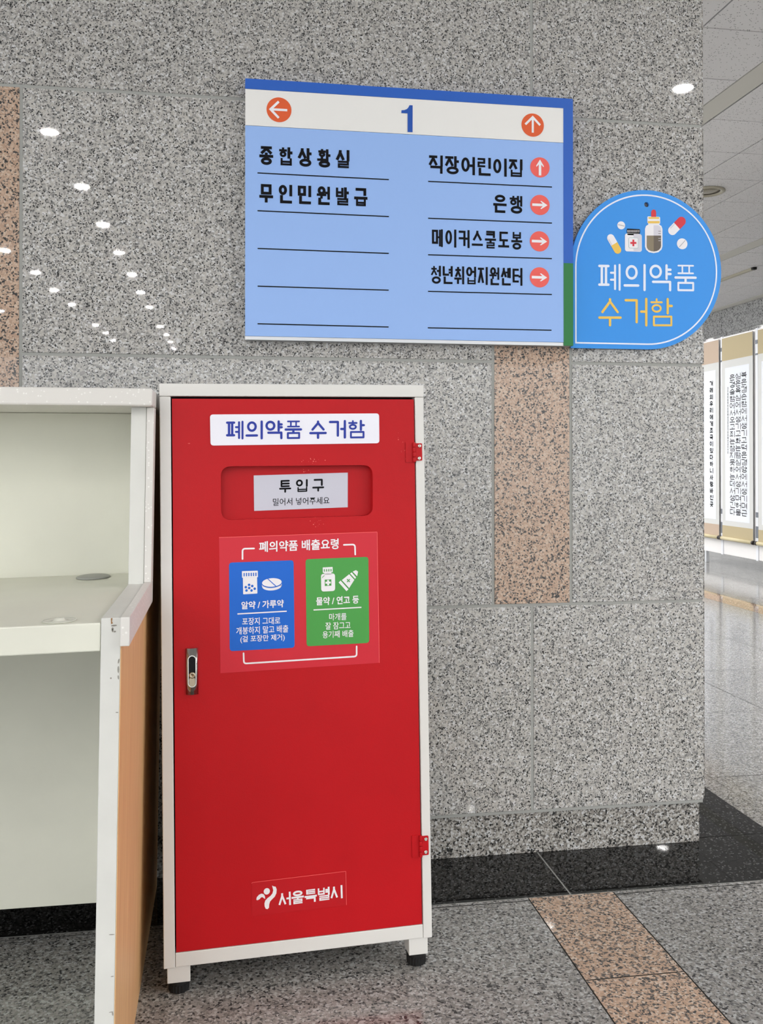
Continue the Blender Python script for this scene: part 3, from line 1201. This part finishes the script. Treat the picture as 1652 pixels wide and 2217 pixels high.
# title plate
h = .0006
d = Draw(kf, h)
d.plate(quad_rr(K(453, 897.5, h), K(819.3, 895.7, h), K(820, 960.3, h), K(454.4, 964.8, h), .006), -.0012, h)
tp = d.build('title_plate', M['plate'], cb)
d = Draw(kf, h + .0004)
letters(d, '폐의약품', K(487, 911, h), K(652.5, 910.2, h), K(487, 952.5, h), .0043, 'round', .1)
letters(d, '수거함', K(668, 910.2, h), K(788.5, 909.5, h), K(668, 951, h), .0043, 'round', .1)
d.build('lettering', M['navy'], tp)

# instruction sticker
h = -.0008
zs = zoomed(kf, 440, 1140, 3.933, h)
d = Draw(kf, h)
d.poly([zs(130, 93), zs(1475, 48), zs(1497, 1163), zs(143, 1250)])
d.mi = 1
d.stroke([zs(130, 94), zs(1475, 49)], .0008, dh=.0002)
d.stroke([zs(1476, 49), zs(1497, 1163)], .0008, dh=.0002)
st = d.build('instruction_sticker', [M['red_print'], M['red_edge']], cb)
for pts in (((428, 188), (330, 190), (330, 277)), ((1193, 158), (1287, 155), (1290, 240)), ((340, 1080), (343, 1168), (1303, 1108), (1303, 1023))):
    q = [Vector(zs(*p)) for p in pts]
    full_ = [tuple(q[0])]
    for i in range(1, len(q) - 1):
        p, aa, bb = q[i], q[i - 1], q[i + 1]
        s0, s1 = p + (aa - p).normalized() * .005, p + (bb - p).normalized() * .005
        for k in range(6):
            t_ = k / 5
            full_.append(tuple(s0 * (1 - t_) ** 2 + p * 2 * t_ * (1 - t_) + s1 * t_ * t_))
    full_.append(tuple(q[-1]))
    d = Draw(kf, h + .0004)
    d.stroke(full_, .0030, 'round')
    d.build('bracket_line', M['white_print'], st)
d = Draw(kf, h + .0004)
d.poly(quad_rr(zs(215, 308), zs(765, 288), zs(775, 1033), zs(222, 1062), .006))
o = d.build('printed_card', M['blue_print'], st)
o['label'] = 'blue card for tablets and powders'
d = Draw(kf, h + .0004)
d.poly(quad_rr(zs(867, 280), zs(1402, 260), zs(1410, 993), zs(877, 1022), .006))
o = d.build('printed_card', M['green_print'], st)
o['label'] = 'green card for liquids and ointments'
h2 = h + .0008


def prn(text, x0, x1, yt0, yt1, yb0, bold, mode='typed'):
    d = Draw(kf, h2)
    typed(d, text, zs(x0, yt0), zs(x1, yt1), zs(x0 + (yb0 - yt0) * .005, yb0), bold)
    d.build('lettering', M['white_print'], st)


prn('폐의약품 배출요령', 470, 1148, 128, 103, 221, .022)
prn('알약 / 가루약', 320, 681, 640, 622, 707, .024)
prn('포장지 그대로', 328, 652, 778, 770, 840, .010)
prn('개봉하지 말고 배출', 277, 720, 858, 838, 922, .010)
prn('(겉 포장만 제거)', 312, 690, 932, 914, 996, .010)
prn('물약 / 연고 등', 957, 1321, 604, 588, 674, .024)
prn('마개를', 1068, 1216, 742, 738, 802, .010)
prn('잘 잠그고', 1036, 1250, 818, 810, 880, .010)
prn('용기째 배출', 1012, 1276, 893, 880, 954, .010)
d = Draw(kf, h2)
d.stroke([zs(287, 745), zs(707, 722)], .0022)
d.build('divider_line', M['white_print'], st)
d = Draw(kf, h2)
d.stroke([zs(935, 712), zs(1343, 690)], .0022)
d.build('divider_line', M['white_print'], st)
u = 1 / 3.933 / 1190.0
d = Draw(kf, h2)                         # pill jar
d.poly(quad_rr(zs(325, 381), zs(460, 377), zs(461, 432), zs(326, 438), .001))
d.poly(quad_rr(zs(333, 434), zs(454, 430), zs(457, 571), zs(336, 578), .0012))
d.mi = 1
for k in range(6):
    d.stroke([zs(344 + 20 * k, 396 - k * .6), zs(344 + 20 * k, 425 - k * .6)], 9 * u, dh=.0003)
for p in ((386, 497), (358, 517), (413, 507), (387, 524), (434, 530), (364, 545), (407, 545)):
    d.disc(zs(*p), 11 * u, 11 * u, 16, dh=.0003)
d.build('pill_jar_icon', [M['white_print'], M['blue_print']], st)
d = Draw(kf, h2)                         # split tablet
d.disc(zs(580, 508), 84 * u, 38 * u, rot=.03)
d.poly([zs(495, 482), zs(664, 478), zs(664, 506), zs(495, 510)])
d.mi = 1
d.disc(zs(580, 483), 88 * u, 41 * u, rot=.03, dh=.0003)
d.mi = 0
d.disc(zs(580, 477), 85 * u, 37 * u, rot=.03, dh=.0006)
d.mi = 1
d.stroke([zs(543, 444), zs(614, 508)], 7 * u, dh=.0009)
d.build('tablet_icon', [M['white_print'], M['blue_print']], st)
d = Draw(kf, h2)                         # syrup bottle
d.poly(quad_rr(zs(1013, 350), zs(1097, 346), zs(1098, 391), zs(1014, 396), .0008))
d.poly([zs(1026, 394), zs(1086, 391), zs(1086, 412), zs(1026, 416)])
d.poly(quad_rr(zs(998, 405), zs(1117, 400), zs(1119, 550), zs(1001, 556), .0055))
d.mi = 1
for k in range(4):
    d.stroke([zs(1027 + 19 * k, 364 - k * .6), zs(1027 + 19 * k, 386 - k * .6)], 8 * u, dh=.0003)
d.poly([zs(1030, 454), zs(1086, 451), zs(1087, 505), zs(1031, 508)], .0003)
d.stroke([zs(1010, 440), zs(1016, 426), zs(1028, 420)], 5 * u, dh=.0003)
d.mi = 0
d.stroke([zs(1036, 480), zs(1081, 478)], 17 * u, dh=.0006)
d.stroke([zs(1058, 457), zs(1059, 502)], 17 * u, dh=.0006)
d.build('syrup_bottle_icon', [M['white_print'], M['green_print']], st)
d = Draw(kf, h2)                         # ointment tube
d.stroke([zs(1157, 470), zs(1224, 544)], 24 * u, 'butt')
d.poly([zs(1176, 458), zs(1238, 408), zs(1282, 456), zs(1238, 526)])
d.poly([zs(1246, 402), zs(1260, 392), zs(1297, 436), zs(1288, 448)])
d.poly([zs(1268, 386), zs(1296, 373), zs(1314, 386), zs(1306, 426)])
d.mi = 1
d.stroke([zs(1220, 450), zs(1244, 474)], 8 * u, dh=.0003)
d.stroke([zs(1244, 450), zs(1220, 474)], 8 * u, dh=.0003)
d.build('ointment_tube_icon', [M['white_print'], M['green_print']], st)

# city sticker low on the door
zl = zoomed(kf, 500, 1860, 5.507, h)
d = Draw(kf, h)
d.poly(quad_rr(zl(245, 281), zl(1368, 148), zl(1378, 548), zl(250, 680), .003))
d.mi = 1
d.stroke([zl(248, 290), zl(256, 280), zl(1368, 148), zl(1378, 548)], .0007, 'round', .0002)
lg = d.build('city_sticker', [M['red_clear'], M['red_edge']], cb)
d = Draw(kf, h + .0004)
letters(d, '서울특별시', zl(563, 407), zl(1327, 310), zl(568, 566), .0034, 'square', .06)
d.build('lettering', M['white_print'], lg)
d = Draw(kf, h + .0004)
v1 = 1 / 5.507 / 1190
d.disc(zl(427, 385), 37 * v1, 38 * v1)
d.poly([zl(*p) for p in ((302, 482), (308, 455), (332, 427), (362, 412), (388, 418), (404, 442), (408, 474), (392, 468), (378, 455), (360, 456), (345, 474), (325, 488), (308, 491))])
d.poly([zl(*p) for p in ((490, 316), (505, 325), (532, 330), (545, 362), (541, 408), (522, 448), (490, 480), (466, 506), (456, 540), (453, 580), (436, 598), (414, 592), (402, 565), (399, 530), (409, 495), (436, 465), (470, 440), (494, 410), (504, 372))])
d.build('emblem', M['white_print'], lg)


# hinges on the right stile
def hinge(px0, pxb0, pxb1, px1, py0, py1, scr):
    e0 = K((pxb0 + pxb1) / 2, py0)
    e1 = K((pxb0 + pxb1) / 2, py1)
    am, bt, bb = (e0[0] + e1[0]) / 2, e0[1], e1[1]
    a = Draw(kf, 0)
    l0 = K(px0, py0)[0]
    r0 = K(px1, py0)[0]
    a.plate([(l0, bb), (am, bb), (am, bt), (l0, bt)], -.0012, .0006)
    a.plate(quad_rr((am, bt - .002), (r0, bt - .002), (r0, bb + .003), (am, bb + .003), .002), .0002, .0022)
    n = 4
    for k in range(n):
        z0 = bb + (bt - bb) * k / n + .0004
        z1 = bb + (bt - bb) * (k + 1) / n - .0004
        a.lathe([(.0029, z0), (.0031, z0 + .0005), (.0031, z1 - .0005), (.0029, z1)],
                lambda x, y, z: kf.p3(am + x, z, .0025 + y), 16)
    hg = a.build('hinge', M['red'], cb)
    for p in scr:
        c = K(*p)
        s = MB()
        s.lathe([(.0036, .0020), (.0036, .0030), (.0028, .0040), (.0012, .0041), (.0011, .0034), (.0001, .0034)],
                lambda x, y, z: kf.p3(c[0] + x, c[1] + y, z), 20)
        s.build('screw', M['chrome'], hg)


hinge(876.4, 891.7, 897.9, 911.6, 958.4, 1001.5, ((906.1, 966.3), (905.6, 993)))
hinge(891.5, 907, 913, 926.8, 1808.6, 1855.8, ((921, 1816.7), (921, 1844.6)))

# lock handle
zh = zoomed(kf, 340, 1370, 10.325)
lx0, ly1 = zh(630, 350)
lx1, ly0 = zh(916, 1366)
lc = (lx0 + lx1) / 2
hw = (lx1 - lx0) / 2
a = MB()
t_ = bmesh.new()
prof = [(-1, -.001), (-1, .0015), (-.72, .004), (-.3, .0056), (0, .006), (.3, .0056), (.72, .004), (1, .0015), (1, -.001)]
ringA = [t_.verts.new((lc + x * hw, ly0, z)) for x, z in prof]
ringB = [t_.verts.new((lc + x * hw, ly1, z)) for x, z in prof]
for i in range(len(prof) - 1):
    f = t_.faces.new((ringA[i], ringA[i + 1], ringB[i + 1], ringB[i]))
    f.smooth = True
t_.faces.new(ringA[::-1])
t_.faces.new(ringB)
a.merge(t_, lambda x, y, z: kf.p3(x, y, z))
lh = a.build('lock_handle', mat('handle_chrome', lin(168, 165, 160), .1, metal=1.0), cb)


def stadium(cx_, y0, y1, r, n=14):
    return [(cx_ + r * math.cos(math.radians(180 * k / n)), y1 - r + r * math.sin(math.radians(180 * k / n))) for k in range(n + 1)] + \
           [(cx_ + r * math.cos(math.radians(180 + 180 * k / n)), y0 + r + r * math.sin(math.radians(180 + 180 * k / n))) for k in range(n + 1)]


sx, sy1 = zh(770, 495)
_, sy0 = zh(770, 1205)
sr = (zh(866, 700)[0] - zh(676, 700)[0]) / 2
d = Draw(kf, 0)
d.plate(stadium(sx, sy0, sy1, sr), .004, .0075, [stadium(sx, sy0 + .0014, sy1 - .0014, sr - .0014)])
d.build('pull_ring', M['chrome'], lh)
d = Draw(kf, 0)
d.plate(stadium(sx, sy0 + .0016, sy1 - .0016, sr - .0016), .004, .0064)
d.build('pull_recess', mat('painted_reflection_chrome', lin(34, 33, 33), .2, metal=1.0), lh)  # dark surroundings mirrored in the chrome are put into its colour
cx0, cy0 = zh(775, 935)
a = MB()
a.lathe([(.0058, .006), (.0058, .0085), (.005, .0092), (.0012, .0092), (.0010, .0070), (.0001, .007)], lambda x, y, z: kf.p3(cx0 + x, cy0 + y, z), 28)
a.build('key_cylinder', M['brass'], lh)
d = Draw(kf, 0)
px0_, py1_ = zh(690, 1025)
px1_, py0_ = zh(858, 1185)
d.plate(stadium(sx, py0_, py1_ + .004, sr - .0022), .006, .0078)
d.build('push_button', M['brass'], lh)

# legs and feet
for u0, u1, v0 in ((.0065, .0475, .004), (CW - .0455, CW - .0085, .004), (.022, .06, .325), (CW - .062, CW - .024, .325)):
    a = MB()
    a.box((u0, v0, .0215), (u1, v0 + .038, CZB + .001), .0012, CT)
    lgm = a.build('leg', M['white'], cb)
    cu, cv = (u0 + u1) / 2, v0 + .0195
    a = MB()
    n = 40
    t_ = bmesh.new()
    rings = []
    for h_, rr in ((0, .0165), (.002, .0185), (.014, .0188), (.0145, .0175), (.0165, .0175), (.017, .0192), (.022, .0192)):
        rings.append([t_.verts.new((cu + (rr - (.0012 if (k % 2 and h_ < .0142) else 0)) * math.cos(2 * math.pi * k / n),
                                    cv + (rr - (.0012 if (k % 2 and h_ < .0142) else 0)) * math.sin(2 * math.pi * k / n), h_)) for k in range(n)])
    for p, q in zip(rings, rings[1:]):
        for k in range(n):
            t_.faces.new((p[k], p[(k + 1) % n], q[(k + 1) % n], q[k]))
    t_.faces.new(rings[0][::-1])
    t_.faces.new(rings[-1])
    a.merge(t_, CT)
    a.build('foot', M['rubber'], lgm)

# ------------------------------------------------------------------ reception desk
DX, DY, DS = -.155, -.5, .015


def DT(u, v, z):
    return Vector((DX + u + DS * z, DY + v, z))


dk = thing('reception_desk', (DX - .6, DY, 0), 'white reception desk with raised counter and beech side left of the cabinet', 'desk')
ZW, ZS, VB, VE = .744, 1.056, .34, .465
LEN = 1.25


def side_panel(u0, u1):
    d = MB()
    t_ = bmesh.new()
    pr = [(-.39, 0), (VE, 0), (VE, ZS), (-.02, ZS), (-.02, ZW), (-.39, ZW)]
    A = [t_.verts.new((u0, v, z)) for v, z in pr]
    B = [t_.verts.new((u1, v, z)) for v, z in pr]
    t_.faces.new(A)
    t_.faces.new(B[::-1])
    for i in range(6):
        t_.faces.new((A[i], B[i], B[(i + 1) % 6], A[(i + 1) % 6]))
    bmesh.ops.recalc_face_normals(t_, faces=t_.faces[:])
    bmesh.ops.bevel(t_, geom=t_.edges[:], offset=.0008, segments=1, affect='EDGES')
    d.merge(t_, DT)
    return d


side_panel(-.0265, 0).build('side_panel', M['desk_white'], dk)
side_panel(-LEN - .0265, -LEN).build('side_panel', M['desk_white'], dk)
a = MB()
a.box((.0002, -.3895, .0005), (.0012, VE, .706), 0, DT)
a.box((.0002, .018, .70), (.0012, VE, ZS - .001), 0, DT)
a.build('wood_veneer', M['wood'], dk)
a = MB()
a.box((.0004, -.402, .7065), (.0132, .02, ZW + .0025), .0012, DT)
a.build('edge_trim', M['solid'], dk)
a = MB()
a.box((.0004, -.022, ZW + .0025), (.0132, .02, ZS - .0005), .0012, DT)
a.build('edge_trim', M['solid'], dk)
a = MB()
tilt = lambda u, v, z: DT(u, v, z + .022 * u * (1 if z < 2 else 0))
a.box((-LEN, -.39, .699), (-.027, .209, .7385), .002, tilt)
ws = a.build('work_surface', M['cream'], dk)
a = MB()
a.box((-LEN - .03, -.056, ZS), (.0125, VB + .02, ZS + .031), .0035, DT)
a.build('counter_top', M['solid'], dk)
a = MB()
a.box((-LEN, .21, .086), (-.0266, .232, ZS - .0005), .001, DT)
a.build('back_panel', M['cream'], dk)
a = MB()
gp = (-.1085, .152)
LT = lambda x, y, z: tilt(gp[0] + x * .95, gp[1] + y * 1.15, .7385 + z)
a.lathe([(.030, 0), (.0335, .001), (.033, .003), (.029, .0045), (.0001, .0045)], LT, 40)
a.build('cable_grommet', M['grey_cap'], ws)
a = MB()
gq = (-.0865, -.36)
LT2 = lambda x, y, z: tilt(gq[0] + x, gq[1] + y, .7385 + z)
a.lathe([(.021, 0), (.0235, .0012), (.0225, .002), (.0205, .0006), (.010, .0006), (.008, .002), (.0065, .0045), (.004, .005), (.0001, .005)], LT2, 36)
a.build('suction_ring', M['clear'], ws)

# ------------------------------------------------------------------ display board with hanging scrolls, far right
BXf = 4.47
db_ = thing('display_board', (BXf, 5.6, 0), 'white free-standing exhibition board carrying the calligraphy scrolls beyond the corner', 'display board')
py = [6.17, 5.88, 5.295, 4.71, 4.125]
py = [6.465, 5.88, 5.295, 4.71, 4.125]
for i in range(4):
    a = MB()
    a.box((BXf, py[i + 1] + .018, .11), (BXf + .03, py[i] - .018, 2.085), .002)
    a.build('board_panel', M['board'], db_)
for i, y in enumerate(py):
    a = MB()
    a.box((BXf - .008, y - .018, .105), (BXf + .034, y + .018, 2.09), .003)
    po = a.build('post', M['post'], db_)
    for z0, z1 in ((1.955, 1.99), (1.86, 1.875), (.475, .52), (.30, .40)):
        a = MB()
        a.box((BXf - .0095, y - .0185, z0), (BXf + .0, y + .0185, z1), .001)
        a.build('connector_clip', M['clip'], po)
a = MB()
a.box((BXf + .002, 6.19, 0), (BXf + .032, 6.215, .26), .002)
a.build('leg', M['alu'], db_)

SXf = 4.450
scf = Face((SXf, 0, 0), (0, -1, 0), (0, 0, 1))      # a = -y
TXT = [
    ('겨레의우리에게조국이있다하니사랑바친곳',),
    ('복은겸손함에서생기고덕은겸양에서생기며근', '심은욕심에서생기고화는탐심에서생기며허물', '은경솔함에서오고죄는참지못하는데서생긴다'),
    ('취할자격을갖는다', ),
]
spans = [(6.40, 5.908), (5.850, 5.335), (5.253, 4.75)]
lbl = ['paper calligraphy scroll with rose-tan bands half hidden behind the granite corner',
       'paper calligraphy scroll with three dense columns of black writing, second from the granite corner',
       'paper calligraphy scroll with loose brush writing and a red seal, cut by the right edge']
for i, (ya, yb) in enumerate(spans):
    a0, a1 = -ya, -yb
    t = thing('hanging_scroll', (SXf, (ya + yb) / 2, .25), lbl[i], 'scroll', 'calligraphy scrolls on the display board')
    ztop, zbot = 2.068, .262
    d = Draw(scf, 0)
    d.plate([(a0, zbot), (a1, zbot), (a1, ztop), (a0, ztop)], -.003, 0)
    d.build('mounting', M['mount'], t)
    bandm = M['rose_tan'] if i == 0 else M['tan']
    for z0, z1 in ((1.862, ztop), (zbot, .375)):
        d = Draw(scf, .0008)
        d.poly([(a0, z0), (a1, z0), (a1, z1), (a0, z1)])
        d.build('silk_band', bandm, t)
    m_ = .055
    d = Draw(scf, .0009)
    d.poly([(a0 + m_, .42), (a1 - m_, .42), (a1 - m_, 1.795), (a0 + m_, 1.795)])
    pp = d.build('paper', M['paper'], t)
    d = Draw(scf, .0016)
    if i == 1:
        wcol = .088
        for k, txt in enumerate(TXT[1]):
            x1_ = a1 - .095 - k * .098
            letters(d, txt, (x1_ - wcol, 1.735 - k * .004), (x1_, 1.735 - k * .004), (x1_ - wcol, .475), .0068, 'square', .16, vertical=True)
        d.build('lettering', M['ink'], pp)
        d = Draw(scf, .0016)
        letters(d, '경주최부자댁육훈중에서갑진년가을날에한글로쓰다', (a0 + .098, 1.62), (a0 + .112, 1.62), (a0 + .098, 1.02), .003, 'square', .15, vertical=True)
        d.build('lettering', M['ink'], pp)
    elif i == 0:
        letters(d, TXT[0][0], (a1 - .165, 1.70), (a1 - .105, 1.70), (a1 - .165, .53), .010, 'round', .25, vertical=True)
        d.build('lettering', M['ink'], pp)
    else:
        letters(d, TXT[2][0], (a0 + .082, 1.72), (a0 + .175, 1.72), (a0 + .082, .99), .013, 'round', .10, vertical=True)
        letters(d, '산빛냇물생명', (a0 + .092, .93), (a0 + .155, .93), (a0 + .092, .66), .009, 'round', .10, vertical=True)
        d.build('lettering', M['ink'], pp)
        d = Draw(scf, .0016)
        d.poly([(a0 + .100, .60), (a0 + .130, .60), (a0 + .130, .64), (a0 + .100, .64)])
        d.build('seal_stamp', M['seal'], pp)
    yc = (ya + yb) / 2
    hl_ = (ya - yb) / 2
    a = MB()
    a.lathe([(.016, -hl_), (.016, hl_)], lambda x, y, z: (SXf - .0085 + x, yc + z, .258 + y), 20)
    rl = a.build('roller', M['roller'], t)
    for s in (-1, 1):
        a = MB()
        a.lathe([(.016, 0), (.018, .003), (.018, .024), (.014, .028)], lambda x, y, z: (SXf - .0085 + x, yc + s * (hl_ + z), .258 + y), 20)
        a.build('roller_knob', M['knob'], rl)
    a = MB()
    a.box((SXf - .003, yb, ztop - .002), (BXf - .010, ya, ztop + .004), .001)
    a.build('hanging_rod', M['board'], t)

# ------------------------------------------------------------------ wear
random.seed(11)
d = Draw(kf, -.0009)
for (zx, zy, n, sx_, sy_) in ((1450, 350, 4, 16, 40), (1455, 425, 3, 14, 20), (920, 480, 12, 45, 18), (880, 540, 5, 30, 12),
                              (955, 845, 12, 30, 22), (208, 380, 2, 6, 3), (1490, 470, 3, 10, 20)):
    for _ in range(n):
        x_, y_ = zx + random.gauss(0, sx_ * .6), zy + random.gauss(0, sy_ * .6)
        r_ = random.uniform(.0003, .0009)
        d.disc(K(330 + x_ / 2.708, 820 + y_ / 2.708, -.0009), r_ * random.uniform(.6, 1.6), r_, 8)
d.build('paint_chip', mat('chip', lin(236, 130, 120), .6), door)
df = Face(DT(-.0265, -.3905, 0), (1, 0, 0), DT(0, 0, 1) - DT(0, 0, 0))
scuff = mat('scuff', lin(150, 146, 138), .7)
for px_, py_, rx_, ry_ in ((261, 1432, .0010, .0035), (261, 1450, .0012, .005), (261, 1467, .0010, .003), (224, 1469, .0012, .0012),
                           (229, 1355, .004, .0012), (226, 1362, .0014, .002), (231, 1368, .0016, .0012), (226, 1366, .0012, .0022),
                           (253, 1543, .002, .0008), (252, 2114, .0022, .0007), (248, 2195, .001, .003), (236, 2192, .003, .0006), (240, 2024, .008, .0007)):
    d = Draw(df, .0002)
    ca_, cb_ = df.at(px_, py_, .0002)
    rx_ = min(rx_, .004)
    d.disc((max(rx_ + .001, min(.0255 - rx_, ca_)), cb_), rx_, ry_, 10, random.uniform(-.2, .2))
    d.build('scuff_mark', scuff, dk)
d = Draw(df, .0004)
d.poly([df.at(*p, .0004) for p in ((222, 1339), (225.5, 1338.6), (224.5, 1346), (226.5, 1350), (222.5, 1352))])
d.build('chipped_corner', mat('bare_board', lin(150, 108, 66), .8), dk)
